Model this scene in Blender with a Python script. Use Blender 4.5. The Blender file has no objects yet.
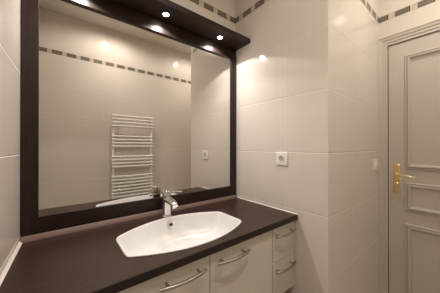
import bpy, bmesh, math, random
from mathutils import Vector, Matrix
random.seed(4)
S = bpy.context.scene
COL = S.collection
PI = math.pi

# ------------------------------------------------------------------ camera, world, exposure
cam_d = bpy.data.cameras.new('camera'); cam = bpy.data.objects.new('camera', cam_d); COL.objects.link(cam)
cam_d.sensor_width = 36.0; cam_d.lens = 16.59; cam_d.clip_start = 0.02
cam.location = (-1.1107, -1.2084, 1.2519)
cam.rotation_euler = (PI/2 + 0.0023, 0.0, -0.6682)
S.camera = cam
w = bpy.data.worlds.new('world'); S.world = w; w.use_nodes = True
w.node_tree.nodes['Background'].inputs[0].default_value = (1.0, 0.9, 0.78, 1)
w.node_tree.nodes['Background'].inputs[1].default_value = 0.0
S.view_settings.view_transform = 'Standard'; S.view_settings.look = 'None'
S.view_settings.gamma = 1.0; S.view_settings.use_curve_mapping = False
S.view_settings.exposure = 0.06
PELMET_W, SPILL_W, CEIL_W, CEILBEAM_W = 6.4, 4.2, 18.0, 19.0
PELMET_C, CEIL_C = (1.0, 0.94, 0.895), (1.0, 0.915, 0.825)

# ------------------------------------------------------------------ helpers
def obj(name, bm, mat=None, parent=None, smooth=False, loc=None):
    me = bpy.data.meshes.new(name); bmesh.ops.recalc_face_normals(bm, faces=bm.faces[:])
    bm.to_mesh(me); bm.free()
    mats = mat if isinstance(mat, (list, tuple)) else [mat]
    for m in mats:
        if m: me.materials.append(m)
    if smooth:
        me.shade_smooth()
        if smooth != 'all':
            me.set_sharp_from_angle(angle=math.radians(smooth if smooth is not True else 40))
    o = bpy.data.objects.new(name, me); COL.objects.link(o)
    if parent:
        o.parent = parent
        o.matrix_parent_inverse = Matrix.Identity(4)
        # meshes are modelled in world coordinates: shift to the parent's frame
        off = world_loc(parent)
        me.transform(Matrix.Translation(-off))
    elif loc is not None:
        o.location = loc; me.transform(Matrix.Translation(-Vector(loc)))
    return o
def world_loc(o):
    v = Vector(o.location)
    while o.parent: o = o.parent; v = v + Vector(o.location)
    return v
def thing(name, label, cat, loc, group=None):
    o = bpy.data.objects.new(name, None); COL.objects.link(o); o.location = loc
    o.empty_display_size = .05
    o['label'] = label; o['category'] = cat
    if group: o['group'] = group
    return o
def tag(o, label, cat, group=None):
    o['label'] = label; o['category'] = cat
    if group: o['group'] = group
    return o
def struct(name, bm, mat, parent=None, smooth=False):
    o = obj(name, bm, mat, parent, smooth)
    if parent is None: o['kind'] = 'structure'
    return o
def add_box(bm, x0, x1, y0, y1, z0, z1, bev=0.0, seg=2):
    r = bmesh.ops.create_cube(bm, size=1.0); vs = r['verts']
    sx, sy, sz = abs(x1-x0), abs(y1-y0), abs(z1-z0)
    for v in vs:
        v.co = Vector(((x0+x1)/2 + v.co.x*sx, (y0+y1)/2 + v.co.y*sy, (z0+z1)/2 + v.co.z*sz))
    if bev > 0:
        es = list({e for v in vs for e in v.link_edges})
        bmesh.ops.bevel(bm, geom=es, offset=bev, segments=seg, profile=.6, affect='EDGES')
def box(*a, **k):
    bm = bmesh.new(); add_box(bm, *a, **k); return bm
def frame_axes(d):
    d = Vector(d).normalized(); a = Vector((0,0,1)) if abs(d.z) < .9 else Vector((0,1,0))
    u = d.cross(a).normalized(); return u, d.cross(u).normalized()
def add_tube(bm, pts, rad, n=12, flat=1.0, cap=True, up=None):
    """sweep a circle/ellipse along pts; rad scalar or list of r or (ra, rb)"""
    pts = [Vector(p) for p in pts]; rings = []
    for i, p in enumerate(pts):
        d = (pts[min(i+1, len(pts)-1)] - pts[max(i-1, 0)]).normalized()
        if up is not None:
            u = d.cross(Vector(up)).normalized(); v = u.cross(d).normalized()
        else: u, v = frame_axes(d)
        r = rad[i] if isinstance(rad, (list, tuple)) else rad
        ra, rb = r if isinstance(r, (list, tuple)) else (r, r*flat)
        rings.append([bm.verts.new(p + u*ra*math.cos(2*PI*k/n) + v*rb*math.sin(2*PI*k/n)) for k in range(n)])
    for a, b in zip(rings, rings[1:]):
        for k in range(n): bm.faces.new((a[k], a[(k+1) % n], b[(k+1) % n], b[k]))
    if cap: bm.faces.new(rings[0][::-1]); bm.faces.new(rings[-1])
def add_lathe(bm, prof, org=(0,0,0), axis=(0,0,1), n=32, close_bottom=True, close_top=True):
    org = Vector(org); ax = Vector(axis).normalized(); u, v = frame_axes(ax); rings = []
    for r, h in prof:
        if r < 1e-6: rings.append([bm.verts.new(org + ax*h)])
        else: rings.append([bm.verts.new(org + ax*h + u*r*math.cos(2*PI*k/n) + v*r*math.sin(2*PI*k/n)) for k in range(n)])
    for a, b in zip(rings, rings[1:]):
        for k in range(n):
            k2 = (k+1) % n
            if len(a) == 1 and len(b) == 1: continue
            if len(a) == 1: bm.faces.new((a[0], b[k2], b[k]))
            elif len(b) == 1: bm.faces.new((a[k], a[k2], b[0]))
            else: bm.faces.new((a[k], a[k2], b[k2], b[k]))
    if close_bottom and len(rings[0]) > 1: bm.faces.new(rings[0][::-1])
    if close_top and len(rings[-1]) > 1: bm.faces.new(rings[-1])

# ------------------------------------------------------------------ materials
class NT:
    def __init__(s, name):
        s.m = bpy.data.materials.new(name); s.m.use_nodes = True
        s.t = s.m.node_tree; s.b = s.t.nodes['Principled BSDF']
    def n(s, typ, **kw):
        nd = s.t.nodes.new(typ)
        for k, v in kw.items(): setattr(nd, k, v)
        return nd
    def l(s, a, b): s.t.links.new(a, b)
    def math(s, op, a, b=None, c=None):
        nd = s.n('ShaderNodeMath', operation=op)
        for i, x in enumerate((a, b, c)):
            if x is None: continue
            if isinstance(x, (int, float)): nd.inputs[i].default_value = x
            else: s.l(x, nd.inputs[i])
        return nd.outputs[0]
    def mix(s, f, a, b):
        nd = s.n('ShaderNodeMix', data_type='RGBA')
        for i, x in ((0, f), (6, a), (7, b)):
            if isinstance(x, (int, float)): nd.inputs[i].default_value = x
            elif isinstance(x, tuple): nd.inputs[i].default_value = (*x, 1)
            else: s.l(x, nd.inputs[i])
        return nd.outputs[2]
    def xyz(s):
        g = s.n('ShaderNodeNewGeometry'); sp = s.n('ShaderNodeSeparateXYZ'); s.l(g.outputs['Position'], sp.inputs[0])
        return sp.outputs, g.outputs['Position']
    def noise(s, vec, scale, detail=3.0, stretch=None, rough=.55):
        if stretch:
            mp = s.n('ShaderNodeMapping'); mp.inputs['Scale'].default_value = stretch; s.l(vec, mp.inputs[0]); vec = mp.outputs[0]
        nz = s.n('ShaderNodeTexNoise'); nz.inputs['Scale'].default_value = scale; nz.inputs['Detail'].default_value = detail
        nz.inputs['Roughness'].default_value = rough; s.l(vec, nz.inputs['Vector']); return nz.outputs['Fac']
    def ramp(s, f, stops):
        r = s.n('ShaderNodeValToRGB'); e = r.color_ramp.elements
        while len(e) < len(stops): e.new(.5)
        for i, (p, c) in enumerate(stops): e[i].position = p; e[i].color = (*c, 1)
        s.l(f, r.inputs[0]); return r.outputs[0]
    def set(s, **kw):
        for k, v in kw.items():
            i = s.b.inputs[k.replace('_', ' ')]
            if isinstance(v, (int, float)): i.default_value = v
            elif isinstance(v, tuple): i.default_value = (*v, 1) if len(v) == 3 else v
            else: s.l(v, i)
        return s
    def bump(s, h, strength=.3, dist=.001):
        b = s.n('ShaderNodeBump'); b.inputs['Strength'].default_value = strength; b.inputs['Distance'].default_value = dist
        s.l(h, b.inputs['Height']); s.l(b.outputs[0], s.b.inputs['Normal']); return s
def plain(name, col, rough=.5, metal=0.0, spec=.5, var=.04):
    t = NT(name); _, pos = t.xyz(); f = t.noise(pos, 30.0)
    lo = tuple(c*(1-var) for c in col); hi = tuple(min(1, c*(1+var)) for c in col)
    t.set(Base_Color=t.mix(f, lo, hi), Roughness=rough, Metallic=metal, Specular_IOR_Level=spec); return t.m
def glow(name, col, strength):
    t = NT(name); t.set(Base_Color=(.8,.8,.8), Emission_Color=col, Emission_Strength=strength, Roughness=.2); return t.m

TILE_Z0, TILE_H = 0.1950, 0.3417      # joint heights of the tile courses
FR0, FR1 = 2.2455, 2.2915             # frieze band
def tile_mat(name, axis, u0, width, tint=(.76, .698, .628)):
    t = NT(name); o, pos = t.xyz(); u = o[axis]; z = o[2]
    g = .0034
    def dist(v, off, per):
        return t.math('MULTIPLY', t.math('ABSOLUTE', t.math('SUBTRACT', t.math('FRACT', t.math('ADD', t.math('DIVIDE', t.math('SUBTRACT', v, off), per), .5)), .5)), per)
    def groove(d, wd): return t.math('MAXIMUM', t.math('SUBTRACT', 1.0, t.math('DIVIDE', d, wd)), 0.0)
    above = t.math('GREATER_THAN', z, FR1-.001)
    zz = t.math('SUBTRACT', z, t.math('MULTIPLY', above, FR1-2.2455))
    dz, du = dist(zz, TILE_Z0, TILE_H), dist(u, u0, width)
    jl = t.math('MAXIMUM', t.math('LESS_THAN', dz, g*.5), t.math('MULTIPLY', t.math('LESS_THAN', du, g*.5), .35))
    gr = t.math('MAXIMUM', groove(dz, .0045), t.math('MULTIPLY', groove(du, .0030), .4))
    st = t.noise(pos, 1.0, 4.0, (22, 22, 1.1), .6)
    cl = t.noise(pos, 2.2, 2.0)
    fleck = t.math('ADD', t.math('MULTIPLY', st, .75), t.math('MULTIPLY', cl, .25))
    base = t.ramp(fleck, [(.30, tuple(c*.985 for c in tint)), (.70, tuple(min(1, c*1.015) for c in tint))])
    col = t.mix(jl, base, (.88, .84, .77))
    t.set(Base_Color=col, Roughness=t.math('ADD', t.math('MULTIPLY', jl, .5), .12), Specular_IOR_Level=.22)
    wav = t.noise(pos, 3.5, 1.0)
    t.bump(t.math('SUBTRACT', t.math('MULTIPLY', wav, .08), gr), .6, .0026)
    return t.m
def frieze_mat(name, axis, direction, u0):
    """dark stone tiles with a dotted edge strip and small cream tiles between"""
    t = NT(name); o, pos = t.xyz(); per = .1265
    u = t.math('MULTIPLY', t.math('FRACT', t.math('DIVIDE', t.math('MULTIPLY', t.math('SUBTRACT', o[axis], u0), direction), per)), per)
    def band(a, b): return t.math('MULTIPLY', t.math('GREATER_THAN', u, a), t.math('LESS_THAN', u, b))
    zc = t.math('SUBTRACT', o[2], FR0)
    zin = t.math('MULTIPLY', t.math('GREATER_THAN', zc, .002), t.math('LESS_THAN', zc, FR1-FR0-.002))
    mot = t.noise(pos, 120.0, 3.0)
    dark = t.ramp(mot, [(.3, (.14, .12, .096)), (.7, (.235, .203, .168))])
    dots = t.math('GREATER_THAN', t.math('FRACT', t.math('DIVIDE', zc, .0115)), .35)
    strip = t.mix(dots, (.24, .205, .165), (.03, .025, .02))
    cream = t.ramp(mot, [(.3, (.56, .47, .34)), (.7, (.68, .58, .43))])
    col = t.mix(t.math('MULTIPLY', band(0, .078), zin), (.60, .54, .45), dark)
    col = t.mix(t.math('MULTIPLY', band(.0785, .0865), zin), col, strip)
    col = t.mix(t.math('MULTIPLY', band(.094, .119), zin), col, cream)
    t.set(Base_Color=col, Roughness=.35, Specular_IOR_Level=.35); return t.m
def wood_mat(name, axis, c0, c1, rough=.38):
    t = NT(name); _, pos = t.xyz()
    s = [26, 26, 26]; s[axis] = 1.3
    g = t.noise(pos, 3.2, 6.0, tuple(s), .65)
    f = t.noise(pos, 12.0, 3.0, tuple(s), .5)
    h = t.math('ADD', t.math('MULTIPLY', g, .7), t.math('MULTIPLY', f, .3))
    t.set(Base_Color=t.ramp(h, [(.33, c0), (.66, c1)]), Roughness=t.math('ADD', t.math('MULTIPLY', f, .12), rough-.06), Specular_IOR_Level=.35)
    t.bump(h, .12, .0006); return t.m

M = {}
M['tile_right'] = tile_mat('tile right wall', 1, -.465, .90)
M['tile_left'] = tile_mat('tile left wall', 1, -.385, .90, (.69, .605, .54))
M['tile_back'] = tile_mat('tile mirror wall', 0, -.62, .90)
M['tile_return'] = tile_mat('tile return wall', 0, .45, 2.0)
M['tile_front'] = tile_mat('tile opposite wall', 0, -.70, .90)
M['tile_door'] = tile_mat('tile door wall', 1, -.80, .90)
M['paint'] = plain('white ceiling paint', (.74, .70, .63), .9, spec=.1, var=.02)
M['wood_x'] = wood_mat('dark wenge along', 0, (.019, .0095, .006), (.054, .027, .0175), .36)
M['wood_z'] = wood_mat('dark wenge upright', 2, (.010, .0052, .0036), (.029, .0150, .0105), .42)
M['wood_f'] = wood_mat('dark wenge rail', 0, (.010, .0052, .0036), (.029, .0150, .0105), .42)
M['edge'] = wood_mat('wenge edge painted shaded', 0, (.012, .008, .006), (.026, .017, .013), .45)  # front edge catches no light; that shade is put into the wood colour
M['lacquer'] = plain('grey beige lacquer', (.66, .62, .545), .28, var=.015)
M['carcass'] = plain('carcass board', (.42, .38, .32), .5, var=.02)
M['doorpaint'] = plain('cream gloss door paint', (.58, .53, .46), .38, var=.02)
M['ceramic'] = plain('white ceramic', (.82, .81, .795), .28, var=.01)
M['chrome'] = plain('chrome', (.78, .77, .75), .10, 1.0, var=.02)
M['steel'] = plain('brushed steel', (.40, .385, .36), .34, 1.0, var=.05)
M['darksteel'] = plain('dark steel rim', (.12, .11, .10), .35, 1.0, var=.05)
M['brass'] = plain('polished brass', (.86, .68, .36), .34, 1.0, var=.06)
M['plastic'] = plain('white plastic', (.90, .88, .84), .3, var=.01)
M['greyplastic'] = plain('grey plastic', (.55, .51, .46), .4, var=.02)
M['dark'] = plain('dark hole', (.02, .018, .016), .7, var=.02)
M['blue'] = plain('blue mark', (.02, .12, .45), .3, var=.02)
M['red'] = plain('red mark', (.5, .03, .02), .3, var=.02)
M['enamel'] = plain('white radiator enamel', (.92, .90, .86), .25, var=.01)
M['silicone'] = plain('white sealant', (.80, .74, .66), .4, var=.02)
M['brownseal'] = plain('brown sealant strip', (.19, .125, .10), .45, var=.03)
M['glass'] = plain('mirror silver', (.76, .745, .72), .0, 1.0, var=.0)
M['bulb'] = glow('lit halogen bulb', (1.0, .93, .85), 30.0)
M['bulbc'] = glow('lit ceiling bulb', (1.0, .92, .82), 9.0)
def floor_mat():
    t = NT('grey beige floor tile'); o, pos = t.xyz()
    br = t.n('ShaderNodeTexBrick'); t.l(pos, br.inputs['Vector']); br.offset = 0.0
    br.inputs['Color1'].default_value = (.58, .53, .46, 1); br.inputs['Color2'].default_value = (.61, .56, .485, 1)
    br.inputs['Mortar'].default_value = (.45, .41, .36, 1); br.inputs['Scale'].default_value = 1.0
    br.inputs['Brick Width'].default_value = .4; br.inputs['Row Height'].default_value = .4; br.inputs['Mortar Size'].default_value = .003
    t.set(Base_Color=br.outputs['Color'], Roughness=.35); return t.m
M['floor'] = floor_mat()

# ------------------------------------------------------------------ room shell
XL, XR, XD = -1.242, 0.0, 0.9044      # left wall, right wall, door wall
YR, YO = -0.7223, -1.607              # return wall, wall opposite the mirror
ZC = 2.70; T = .10
struct('floor', box(XL-T-.06, XD+T, YO-T, T, -.08, 0), M['floor'])
struct('ceiling', box(XL-T-.06, XD+T, YO-T, T, ZC, ZC+.08), M['paint'])
struct('wall_back', box(XL, XR, 0, T, 0, ZC), M['tile_back'])
LS = .036                              # the left wall is not quite square to the mirror wall
def xl(y): return XL + LS*y
def prism(pts, z0, z1):
    bm = bmesh.new(); lo = [bm.verts.new((x, y, z0)) for x, y in pts]; hi = [bm.verts.new((x, y, z1)) for x, y in pts]; n = len(pts)
    for k in range(n): bm.faces.new((lo[k], lo[(k+1) % n], hi[(k+1) % n], hi[k]))
    bm.faces.new(lo[::-1]); bm.faces.new(hi); return bm
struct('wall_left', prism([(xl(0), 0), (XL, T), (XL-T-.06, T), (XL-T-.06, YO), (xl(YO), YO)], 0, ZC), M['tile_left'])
struct('wall_right', box(XR, XR+.06, YR+.06, T, 0, ZC), M['tile_right'])
# the return wall closes the corner: its end face belongs to the tiled corner of the right wall
bm = bmesh.new(); add_box(bm, XR, XD+T, YR, YR+.06, 0, ZC)
bm.faces.ensure_lookup_table()
for f in bm.faces:
    if f.normal.x < -.9: f.material_index = 1
struct('wall_return', bm, [M['tile_return'], M['tile_right']])
struct('wall_front', box(XL-T-.06, XD+T, YO-T, YO, 0, ZC), M['tile_front'])
DY0, DY1, DZ = -0.778, -1.500, 2.040  # door opening
bm = bmesh.new()
add_box(bm, XD, XD+T, DY0, YR, 0, ZC); add_box(bm, XD, XD+T, YO, DY1, 0, ZC); add_box(bm, XD, XD+T, DY1, DY0, DZ, ZC)
struct('wall_door', bm, M['tile_door'])
# frieze bands
th = .0015
struct('trim_1', box(XL+th, XR-th, -th, 0, FR0, FR1), frieze_mat('frieze mirror wall', 0, 1, -.054))
struct('trim_2', box(XR-th, XR, YR, 0, FR0, FR1), frieze_mat('frieze right wall', 1, -1, -.086))
struct('trim_3', box(XR-th, XD-th, YR-th, YR, FR0, FR1), frieze_mat('frieze return wall', 0, 1, .86))
struct('trim_4', box(XD-th, XD, YO, YR-th, FR0, FR1), frieze_mat('frieze door wall', 1, -1, -.8205))
struct('trim_5', box(xl(YO)+th, XD-th, YO, YO+th, FR0, FR1), frieze_mat('frieze opposite wall', 0, 1, -1.1805))
struct('trim_6', prism([(xl(0), 0), (xl(0)+th, 0), (xl(YO)+th, YO), (xl(YO), YO)], FR0, FR1), frieze_mat('frieze left wall', 1, 1, -.02))

# door casing (trim) with stepped profile, mitred
def casing():
    # profile across the width: (distance from the opening, height off the wall)
    prof = [(0.0, 0.0), (0.0, .014), (.014, .014), (.017, .019), (.030, .019), (.034, .024), (.046, .026), (.052, .030), (.0555, .030), (.0555, 0.0)]
    bm = bmesh.new(); rows = []
    for d, h in prof:
        x = XD - h
        rows.append([bm.verts.new(p) for p in ((x, DY0+d, .12), (x, DY0+d, DZ+d+.012*(d/.0555)), (x, DY1-d, DZ+d+.012*(d/.0555)), (x, DY1-d, .12))])
    for a, b in zip(rows, rows[1:]):
        for k in range(3): bm.faces.new((a[k], a[k+1], b[k+1], b[k]))
    for k in (0, 3): bm.faces.new([r[k] for r in rows])
    add_box(bm, XD-.034, XD, DY0, YR-.0001, 0, .12, .003)
    add_box(bm, XD-.034, XD, DY1-.0557, DY1, 0, .12, .003)
    return bm
struct('trim_7', casing(), M['doorpaint'])

# door leaf
LY0, LY1, LZ0, LZ1 = -.7815, -1.4965, .008, 2.0345
XLF = XD - .004
dr = bpy.data.objects.new('door_1', None); COL.objects.link(dr); dr.location = (XD, LY0, 0); dr['kind'] = 'structure'
obj('leaf', box(XLF, XLF+.04, LY1, LY0, LZ0, LZ1, bev=.002), M['doorpaint'], dr)
def moulding(y0, y1, z0, z1):
    prof = [(0, -.001), (0, .008), (.005, .012), (.010, .012), (.011, .006), (.014, .006), (.018, .018), (.026, .018), (.033, .008), (.036, .0012), (.040, .001)]
    bm = bmesh.new(); rows = []
    for d, h in prof:
        x = XLF - h
        rows.append([bm.verts.new(p) for p in ((x, y0-d, z0+d), (x, y0-d, z1-d), (x, y1+d, z1-d), (x, y1+d, z0+d))])
    for a, b in zip(rows, rows[1:]):
        for k in range(4): bm.faces.new((a[k], a[(k+1) % 4], b[(k+1) % 4], b[k]))
    bm.faces.new(rows[-1]); bm.faces.new(rows[0][::-1]); return bm
PY0, PY1 = -.878, -1.400
for z0, z1 in ((1.088, 1.930), (.782, .990), (.150, .688)):
    obj('panel_moulding', moulding(PY0, PY1, z0, z1), M['doorpaint'], dr)
# brass handle plate
HY = -.833
def plate():
    bm = bmesh.new(); n = 14; pts = []
    w2, zl, zh = .0210, .898, 1.121
    for k in range(n+1):
        a = PI*k/n; pts.append((HY + w2*math.cos(a), zh-.012+.012*math.sin(a)))
    for k in range(n+1):
        a = PI + PI*k/n; pts.append((HY + w2*math.cos(a), zl+.012+.012*math.sin(a)))
    rows = []
    for ins, h in ((0, 0), (0, .003), (.0025, .0055), (.006, .0062)):
        cz = (zl+zh)/2; sy = (w2-ins)/w2; sz = ((zh-zl)/2-ins)/((zh-zl)/2)
        rows.append([bm.verts.new((XLF-h, HY+(y-HY)*sy, cz+(z-cz)*sz)) for y, z in pts])
    N = len(pts)
    for a, b in zip(rows, rows[1:]):
        for k in range(N): bm.faces.new((a[k], a[(k+1) % N], b[(k+1) % N], b[k]))
    bm.faces.new(rows[-1]); bm.faces.new(rows[0][::-1]); return bm
hp = obj('handle_plate', plate(), M['brass'], dr, smooth=True); hp['label'] = 'brass handle plate'
bm = bmesh.new()
add_lathe(bm, [(.0125, 0), (.0125, .006), (.009, .010), (.0085, .030)], (XLF-.005, HY, 1.041), (-1, 0, 0), 20)
add_tube(bm, [(XLF-.040, HY+.006, 1.041), (XLF-.043, HY-.004, 1.0415), (XLF-.046, HY-.03, 1.044), (XLF-.047, HY-.06, 1.043), (XLF-.045, HY-.09, 1.037), (XLF-.042, HY-.105, 1.033)],
         [.0075, .0075, .0050, .0044, .0046, .0036], 12)
obj('lever', bm, M['brass'], hp, smooth=True)
bm = bmesh.new()
add_lathe(bm, [(.0125, 0), (.0125, .003), (.0095, .006), (.0095, .018), (.0075, .021)], (XLF-.005, HY, .970), (-1, 0, 0), 20)
obj('thumb_turn', bm, M['brass'], hp, smooth=True)
for z in (1.106, .914):
    bm = bmesh.new(); add_lathe(bm, [(.0045, 0), (.0045, .0012), (.003, .002)], (XLF-.0055, HY, z), (-1, 0, 0), 14)
    obj('screw', bm, M['steel'], hp, smooth=True)

# ------------------------------------------------------------------ mirror with dark frame
MY = -.0085                            # mirror glass face
FY = -.0180                            # frame front face
XI0, XI1, ZI0, ZI1, ZS = -1.1845, -.0575, .945, 1.946, 2.022
mr = thing('wall_mirror', 'large wall mirror in a dark brown wood frame above the basin', 'mirror', (-.62, 0, .8722))
obj('mirror_glass', box(XI0-.01, XI1+.01, MY, -.002, ZI0-.01, ZI1+.01), M['glass'], mr)
obj('side_rail', box(XL+.001, XI0, FY, -.0005, .8722, ZS, bev=.0012), M['wood_z'], mr)
obj('side_rail', box(XI1, -.008, FY, -.0005, .8722, ZS, bev=.0012), M['wood_z'], mr)
obj('bottom_rail', box(XI0, XI1, FY, -.0005, .8722, ZI0, bev=.0012), M['wood_f'], mr)
obj('top_rail', box(XI0, XI1, FY, -.0005, ZI1, ZS, bev=.0012), M['wood_f'], mr)

# ------------------------------------------------------------------ pelmet shelf with three halogen spots
PZ0, PZ1, PYF = 2.024, 2.056, -.167
pl = thing('light_pelmet', 'dark brown wooden light pelmet with halogen spotlights above the mirror', 'light fixture', (-.62, 0, PZ0))
obj('board', box(XL+.001, XR-.001, PYF, -.0005, PZ0, PZ1, bev=.0015), M['wood_f'], pl)
for x in (-.2278, -.6278, -1.0278):
    y = -.0888
    sp = bpy.data.objects.new('spotlight', None); COL.objects.link(sp); sp.parent = pl; sp.location = Vector((x, y, PZ0)) - world_loc(pl)
    bm = bmesh.new()
    add_lathe(bm, [(.027, 0), (.027, -.002), (.025, -.0035), (.019, -.0035), (.0175, -.001), (.0175, 0)], (x, y, PZ0), (0, 0, 1), 36)
    obj('bezel', bm, M['darksteel'], sp, smooth=True)
    bm = bmesh.new()
    add_lathe(bm, [(.0172, -.0006), (.0155, -.0035), (.010, -.0055), (0, -.006)], (x, y, PZ0), (0, 0, 1), 28)
    b = obj('bulb', bm, M['bulb'], sp, smooth='all'); b['label'] = 'lit halogen bulb'
    # reflector beam straight down, and the weaker spill that the recessed rim cuts off
    for nm, en, ang, bl in (('halogen_beam', PELMET_W, 116, 1.0), ('halogen_spill', SPILL_W, 137, .12)):
        ld = bpy.data.lights.new(nm, 'SPOT'); ld.energy = en; ld.color = PELMET_C; ld.spot_size = math.radians(ang); ld.spot_blend = bl; ld.shadow_soft_size = .012
        lo = bpy.data.objects.new(nm, ld); COL.objects.link(lo); lo.location = (x, y, PZ0-.018)

# ------------------------------------------------------------------ ceiling downlights (their glints show on the opposite tiles)
for x, lab in ((-.62, 'white ringed recessed ceiling downlight over the basin end of the room'), (.45, 'white ringed recessed ceiling downlight nearer the panelled door')):
    y = -1.2
    cl = thing('ceiling_downlight', lab, 'ceiling light', (x, y, ZC), 'ceiling downlights')
    bm = bmesh.new(); add_lathe(bm, [(.048, 0), (.048, -.003), (.044, -.006), (.034, -.006), (.031, -.002), (.031, 0)], (x, y, ZC), (0, 0, 1), 36)
    obj('ring', bm, M['plastic'], cl, smooth=True)
    bm = bmesh.new(); add_lathe(bm, [(.0305, -.001), (.025, -.004), (.012, -.006), (0, -.0065)], (x, y, ZC), (0, 0, 1), 28)
    obj('bulb', bm, M['bulbc'], cl, smooth='all')
    for nm, en, ang, bl in (('downlight_beam', CEILBEAM_W, 110, 1.0), ('downlight_spill', CEIL_W, 174, .5)):
        ld = bpy.data.lights.new(nm, 'SPOT'); ld.energy = en * (1.0 if x < 0 else .68); ld.color = CEIL_C; ld.spot_size = math.radians(ang); ld.spot_blend = bl; ld.shadow_soft_size = .025
        lo = bpy.data.objects.new(nm, ld); COL.objects.link(lo); lo.location = (x, y, ZC-.035)

# ------------------------------------------------------------------ countertop with basin cut-out
CZ, CT, CYF = .850, .030, -.546
BC = Vector((-.628, -.316))
def basin_outline():
    xa, xb = -.922, -.334; N = 26
    def h(x):
        t = (x-xa)/(xb-xa)*2-1; return 1 - t*t
    back = [(xb + (xa-xb)*i/N, BC.y + .088 + .103*h(xb + (xa-xb)*i/N)) for i in range(N+1)]   # right -> left
    front = [(xa + (xb-xa)*i/N, BC.y - .105 - .089*h(xa + (xb-xa)*i/N)) for i in range(N+1)]
    poly = [Vector(p) for p in back + front]
    # round the four corners
    L = []; n = len(poly); corners = {0, N, N+1, n-1}
    for i, p in enumerate(poly):
        if i in corners:
            a, b = poly[i-1], poly[(i+1) % n]; r = .032
            da = (a-p); db = (b-p); pa = p + da.normalized()*min(r, da.length*.95); pb = p + db.normalized()*min(r, db.length*.45 if db.length < .05 else r)
            for k in range(7):
                t = k/6; L.append(pa*(1-t)**2 + p*2*t*(1-t) + pb*t*t)
        else: L.append(p)
    return L
OUT = basin_outline()
def scaled(s, z): return [(BC.x + (p.x-BC.x)*s, BC.y + (p.y-BC.y)*s, z) for p in OUT]
ct = thing('countertop', 'dark brown wood grain countertop around the white basin', 'countertop', (-.62, -.275, CZ-CT))
def counter_mesh():
    bm = bmesh.new()
    outer = [bm.verts.new((x, y, CZ)) for x, y in ((xl(CYF)+.001, CYF), (XR-.001, CYF), (XR-.001, -.001), (XL+.001, -.001))]
    inner = [bm.verts.new((p[0], p[1], CZ)) for p in scaled(.975, CZ)]
    es = []
    for loop in (outer, inner):
        for a, b in zip(loop, loop[1:] + loop[:1]): es.append(bm.edges.new((a, b)))
    bmesh.ops.triangle_fill(bm, use_beauty=True, use_dissolve=False, edges=es)
    top = bm.faces[:]
    r = bmesh.ops.extrude_face_region(bm, geom=top)
    for v in [g for g in r['geom'] if isinstance(g, bmesh.types.BMVert)]: v.co.z -= CT
    bm.normal_update()
    return bm
obj('worktop', counter_mesh(), M['wood_x'], ct)
e = obj('shaded_edge', box(xl(CYF)+.001, XR-.001, CYF-.0022, CYF+.0001, CZ-CT, CZ-.0008, bev=.0008), M['edge'], ct); e['label'] = 'front edge of the countertop with shade painted near black'
def bead(p0, p1, off, r):
    bm = bmesh.new(); add_tube(bm, [p0, p1], r, 10); return bm
def fillet(axis, a0, a1, b0, z, w, h, sgn, skew=0.0):
    """triangular sealant strip along a wall joint"""
    bm = bmesh.new(); rows = []
    for a in (a0, a1):
        b = b0 + skew*a
        tri = [(b, z), (b + sgn*w, z), (b + sgn*w*.55, z+h*.4), (b, z+h)]
        rows.append([bm.verts.new((a, q, zz) if axis == 0 else (q, a, zz)) for q, zz in tri])
    for k in range(4): bm.faces.new((rows[0][k], rows[0][(k+1) % 4], rows[1][(k+1) % 4], rows[1][k]))
    bm.faces.new(rows[0][::-1]); bm.faces.new(rows[1]); return bm
def upstand():
    bm = bmesh.new(); rows = []
    for x in (XL+.001, XR-.006):
        rows.append([bm.verts.new((x, -y, CZ+z)) for y, z in ((.0005, 0), (.030, 0), (.0265, .010), (.021, .0195), (.0185, .0215), (.0005, .0215))])
    for k in range(6): bm.faces.new((rows[0][k], rows[0][(k+1) % 6], rows[1][(k+1) % 6], rows[1][k]))
    bm.faces.new(rows[0][::-1]); bm.faces.new(rows[1]); return bm
s = obj('sealant_strip', fillet(1, CYF, -.010, XL+.0005, CZ, .009, .009, 1, LS), M['silicone'], ct); s['label'] = 'white sealant strip along the left wall'
s = obj('sealant_strip', fillet(1, CYF, -.006, XR-.0005, CZ, .005, .005, -1), M['silicone'], ct); s['label'] = 'white sealant strip along the right wall'
s = obj('sealant_strip', upstand(), M['brownseal'], ct); s['label'] = 'brown sealant strip under the mirror frame'

# ------------------------------------------------------------------ basin
ba = thing('basin', 'white ceramic basin with curved long sides set into the countertop', 'basin', (BC.x, BC.y, .715))
def basin_mesh():
    bm = bmesh.new(); rows = []
    for s, z in ((1.0, CZ+.0004), (1.0, CZ+.003), (.992, CZ+.0048), (.978, CZ+.0045), (.968, CZ+.001), (.955, CZ-.012), (.93, CZ-.035), (.885, CZ-.066), (.81, CZ-.092), (.68, CZ-.110), (.48, CZ-.119), (.25, CZ-.123), (.09, CZ-.125)):
        rows.append([bm.verts.new(p) for p in scaled(s, z)])
    n = len(OUT)
    for a, b in zip(rows, rows[1:]):
        for k in range(n): bm.faces.new((a[k], a[(k+1) % n], b[(k+1) % n], b[k]))
    bm.faces.new(rows[-1]); return bm
bo = obj('bowl', basin_mesh(), M['ceramic'], ba, smooth='all')
md = bo.modifiers.new('thickness', 'SOLIDIFY'); md.thickness = .006; md.offset = -1.0
bm = bmesh.new(); add_lathe(bm, [(.030, 0), (.030, .002), (.024, .0035), (.020, .001)], (BC.x, BC.y, CZ-.1250), (0, 0, 1), 28)
add_lathe(bm, [(.017, .0), (.017, .004), (.010, .006), (0, .0065)], (BC.x, BC.y, CZ-.1250), (0, 0, 1), 24)
d = obj('drain', bm, M['chrome'], ba, smooth=True); d['label'] = 'chrome drain plug'
ov_o = Vector((-.624, -.1475, .818)); ov_n = Vector((0, -.93, .36)).normalized()
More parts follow.
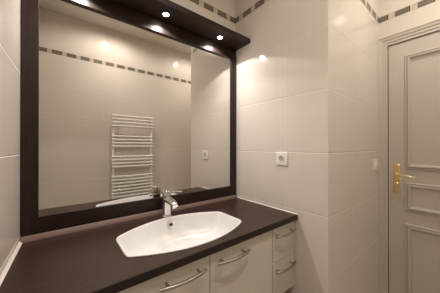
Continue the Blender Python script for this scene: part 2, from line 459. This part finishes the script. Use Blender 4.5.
bm = bmesh.new(); add_lathe(bm, [(.0155, -.008), (.0155, .002), (.0130, .0038), (.0090, .0028), (.0082, .000)], ov_o, ov_n, 28)
ov = obj('overflow_ring', bm, M['chrome'], ba, smooth=True); ov['label'] = 'chrome overflow ring'
bm = bmesh.new(); add_lathe(bm, [(.0084, -.001), (.0084, .0012), (0, .0012)], ov_o, ov_n, 20)
obj('overflow_hole', bm, M['dark'], ov)

# ------------------------------------------------------------------ faucet
fx, fy = -.622, -.089
fa = thing('faucet', 'chrome single lever mixer faucet standing behind the basin', 'faucet', (fx, fy, CZ))
bm = bmesh.new()
add_lathe(bm, [(.0315, 0), (.0315, .004), (.0290, .007), (.0280, .02), (.0265, .085), (.0270, .102), (.0255, .110)], (fx, fy, CZ), (0, 0, 1), 36)
obj('body', bm, M['chrome'], fa, smooth=True)
bm = bmesh.new()
add_tube(bm, [(fx, fy+.012, .948), (fx, fy-.02, .948), (fx, fy-.05, .947), (fx, fy-.078, .943), (fx, fy-.100, .938), (fx, fy-.112, .932)],
         [(.023, .015), (.024, .0185), (.0225, .0175), (.0210, .0165), (.0200, .0150), (.015, .011)], 24, up=(0, 0, 1))
add_lathe(bm, [(.0135, 0), (.0135, -.016), (.0110, -.018), (.0105, -.010)], (fx, fy-.092, .934), (0, 0, 1), 24)
obj('spout', bm, M['chrome'], fa, smooth=True)
bm = bmesh.new()
add_lathe(bm, [(.0235, 0), (.0265, .003), (.0265, .026), (.0250, .036), (.017, .042), (0, .044)], (fx, fy, .9605), (0, 0, 1), 36)
obj('cartridge_cap', bm, M['chrome'], fa, smooth=True)
la = math.radians(-62); ld_ = Vector((math.cos(la), math.sin(la), 0))
b0 = Vector((fx, fy, .986))
bm = bmesh.new()
add_tube(bm, [b0 + ld_*.008 + Vector((0,0,.004)), b0 + ld_*.03 + Vector((0,0,.007)), b0 + ld_*.06 + Vector((0,0,.011)), b0 + ld_*.09 + Vector((0,0,.015)), b0 + ld_*.102 + Vector((0,0,.016)), b0 + ld_*.107 + Vector((0,0,.016))],
         [(.017, .010), (.015, .008), (.0125, .0055), (.0125, .0045), (.011, .004), (.006, .002)], 18, up=(0, 0, 1))
lv = obj('lever', bm, M['chrome'], fa, smooth=True)
bm = bmesh.new(); add_lathe(bm, [(.0075, 0), (.0075, .002), (.004, .003)], b0 + ld_*.030 + Vector((.0, .0, .0145)), (.1, -.25, 1), 16)
bd = obj('cold_mark', bm, M['blue'], lv, smooth=True); bd['label'] = 'blue cold mark'

# ------------------------------------------------------------------ cabinet units
CF = -.530                             # front face of the doors
ZT = CZ-CT
def panel(name, x0, x1, z0, z1, parent):
    return obj(name, box(x0, x1, CF, CF+.018, z0, z1, bev=.0015), M['lacquer'], parent)
def bow_handle(xc, z, parent, L=.188):
    """thin bowed bar on two posts"""
    bm = bmesh.new(); pts = []
    for k in range(17):
        t = k/16*2-1; pts.append((xc + t*L/2, CF - .020 - .016*(1-t*t), z))
    add_tube(bm, pts, [.0064]*17, 12)
    for sx in (-.064, .064):
        add_lathe(bm, [(.0055, 0), (.0045, .003), (.0042, .027)], (xc+sx, CF+.0005, z), (0, -1, 0), 14)
    h = obj('handle', bm, M['steel'], parent, smooth=True); h['label'] = 'brushed steel bow handle'; return h
c1 = thing('vanity_cabinet', 'grey beige double door vanity cabinet under the basin', 'cabinet', (-.73, -.28, 0))
bm = bmesh.new()
XA, XB = XL+.002, -.2165
add_box(bm, XA, XA+.018, CF+.019, -.012, .10, ZT); add_box(bm, XB-.018, XB, CF+.019, -.012, .10, ZT)
add_box(bm, XA+.018, XB-.018, CF+.019, -.012, .10, .118); add_box(bm, XA+.018, XB-.018, -.018, -.012, .118, ZT-.15)
obj('carcass', bm, M['carcass'], c1)
obj('filler_panel', box(XA, -1.0315, CF, CF+.018, .11, ZT-.003, bev=.0015), M['lacquer'], c1)
d1 = panel('door', -1.0295, -.6290, .11, ZT-.004, c1); bow_handle(-.752, .771, d1)
d2 = panel('door', -.6255, -.2185, .11, ZT-.004, c1); bow_handle(-.508, .771, d2)
obj('plinth', box(XA, XB, -.485, -.470, 0, .10), M['carcass'], c1)
c2 = thing('drawer_cabinet', 'narrow grey beige drawer unit with two drawers against the right wall', 'cabinet', (-.11, -.28, 0))
bm = bmesh.new(); XA, XB = -.2155, -.004
add_box(bm, XA, XA+.016, CF+.019, -.012, .10, ZT); add_box(bm, XB-.016, XB, CF+.019, -.012, .10, ZT)
add_box(bm, XA+.016, XB-.016, CF+.019, -.012, .10, .118); add_box(bm, XA+.016, XB-.016, CF+.03, -.012, .424, .440); add_box(bm, XA+.016, XB-.016, -.018, -.012, .118, ZT)
obj('carcass', bm, M['carcass'], c2)
w1 = panel('drawer', -.2130, -.0060, .6255, ZT-.004, c2); bow_handle(-.120, .772, w1, .178)
w2 = panel('drawer', -.2130, -.0060, .4280, .6215, c2); bow_handle(-.120, .582, w2, .178)
obj('plinth', box(XA, XB, -.485, -.470, 0, .10), M['carcass'], c2)

# ------------------------------------------------------------------ wall socket and light switch
oy, oz = -.4402, 1.1771
so = thing('wall_socket', 'white square power socket on the right wall above the counter', 'socket', (0, oy, oz))
obj('cover_plate', box(-.009, -.0003, oy-.041, oy+.041, oz-.041, oz+.041, bev=.003, seg=3), M['plastic'], so, smooth=True)
bm = bmesh.new()
add_lathe(bm, [(.0225, .0), (.0225, .002), (.0205, .0025), (.0195, .0012), (.0188, -.0005)], (-.0088, oy, oz+.002), (-1, 0, 0), 36)
ins = obj('socket_ring', bm, M['plastic'], so, smooth=True)
bm = bmesh.new(); add_lathe(bm, [(.0186, 0), (.0186, .0006)], (-.0090, oy, oz+.002), (-1, 0, 0), 32)
obj('socket_well', bm, M['greyplastic'], ins)
for dy in (.0095, -.0095):
    bm = bmesh.new(); add_lathe(bm, [(.0028, 0), (.0028, .0004)], (-.0096, oy+dy, oz+.002), (-1, 0, 0), 14)
    obj('pin_hole', bm, M['dark'], ins)
bm = bmesh.new(); add_lathe(bm, [(.0026, 0), (.0026, .008), (.0015, .0095)], (-.0094, oy, oz+.012), (-1, 0, 0), 12)
pin = obj('earth_pin', bm, M['steel'], ins, smooth=True)
sx, sz = .782, 1.116
sw = thing('light_switch', 'white light switch on the tiled wall beside the panelled door', 'switch', (sx, YR, sz))
obj('cover_plate', box(sx-.040, sx+.040, YR-.012, YR-.0003, sz-.041, sz+.041, bev=.003, seg=3), M['plastic'], sw, smooth=True)
bm = box(sx-.022, sx+.022, YR-.0160, YR-.0110, sz-.024, sz+.024, bev=.002)
obj('rocker', bm, M['plastic'], sw, smooth=True)

# ------------------------------------------------------------------ towel radiator on the opposite wall
rd = thing('towel_radiator', 'white ladder towel radiator on the wall opposite, seen in the mirror', 'radiator', (-.376, YO, .50))
RY = YO+.078
for x in (-.606, -.146):
    bm = bmesh.new(); add_box(bm, x-.015, x+.015, RY-.028, RY-.004, .535, 1.648, bev=.007, seg=3)
    obj('upright', bm, M['enamel'], rd, smooth=True)
for z in (1.633, 1.592, 1.551, 1.510, 1.382, 1.342, 1.301, 1.260, 1.132, 1.092, 1.051, 1.010, .888, .847, .806, .765, .724, .684, .643, .602, .561):
    bm = bmesh.new(); add_tube(bm, [(-.622, RY, z), (-.500, RY+.006, z), (-.376, RY+.008, z), (-.252, RY+.006, z), (-.130, RY, z)], .0124, 12)
    obj('bar', bm, M['enamel'], rd, smooth=True)
for x in (-.545, -.207):
    for z in (1.571, .745):
        bm = bmesh.new(); add_lathe(bm, [(.016, 0), (.016, .006), (.009, .008), (.009, .062)], (x, YO+.0003, z), (0, 1, 0), 18)
        add_box(bm, x-.010, x+.010, RY-.016, RY+.002, z-.030, z+.030, bev=.003)
        obj('wall_bracket', bm, M['enamel'], rd, smooth=True)
for x in (-.606, -.146):
    bm = bmesh.new(); add_lathe(bm, [(.011, 0), (.011, -.03), (.017, -.034), (.017, -.062), (.012, -.066)], (x, RY-.016, .536), (0, 0, 1), 18)
    add_tube(bm, [(x, RY-.016, .485), (x, YO+.0005, .485)], .008, 12)
    obj('valve', bm, M['chrome'], rd, smooth=True)
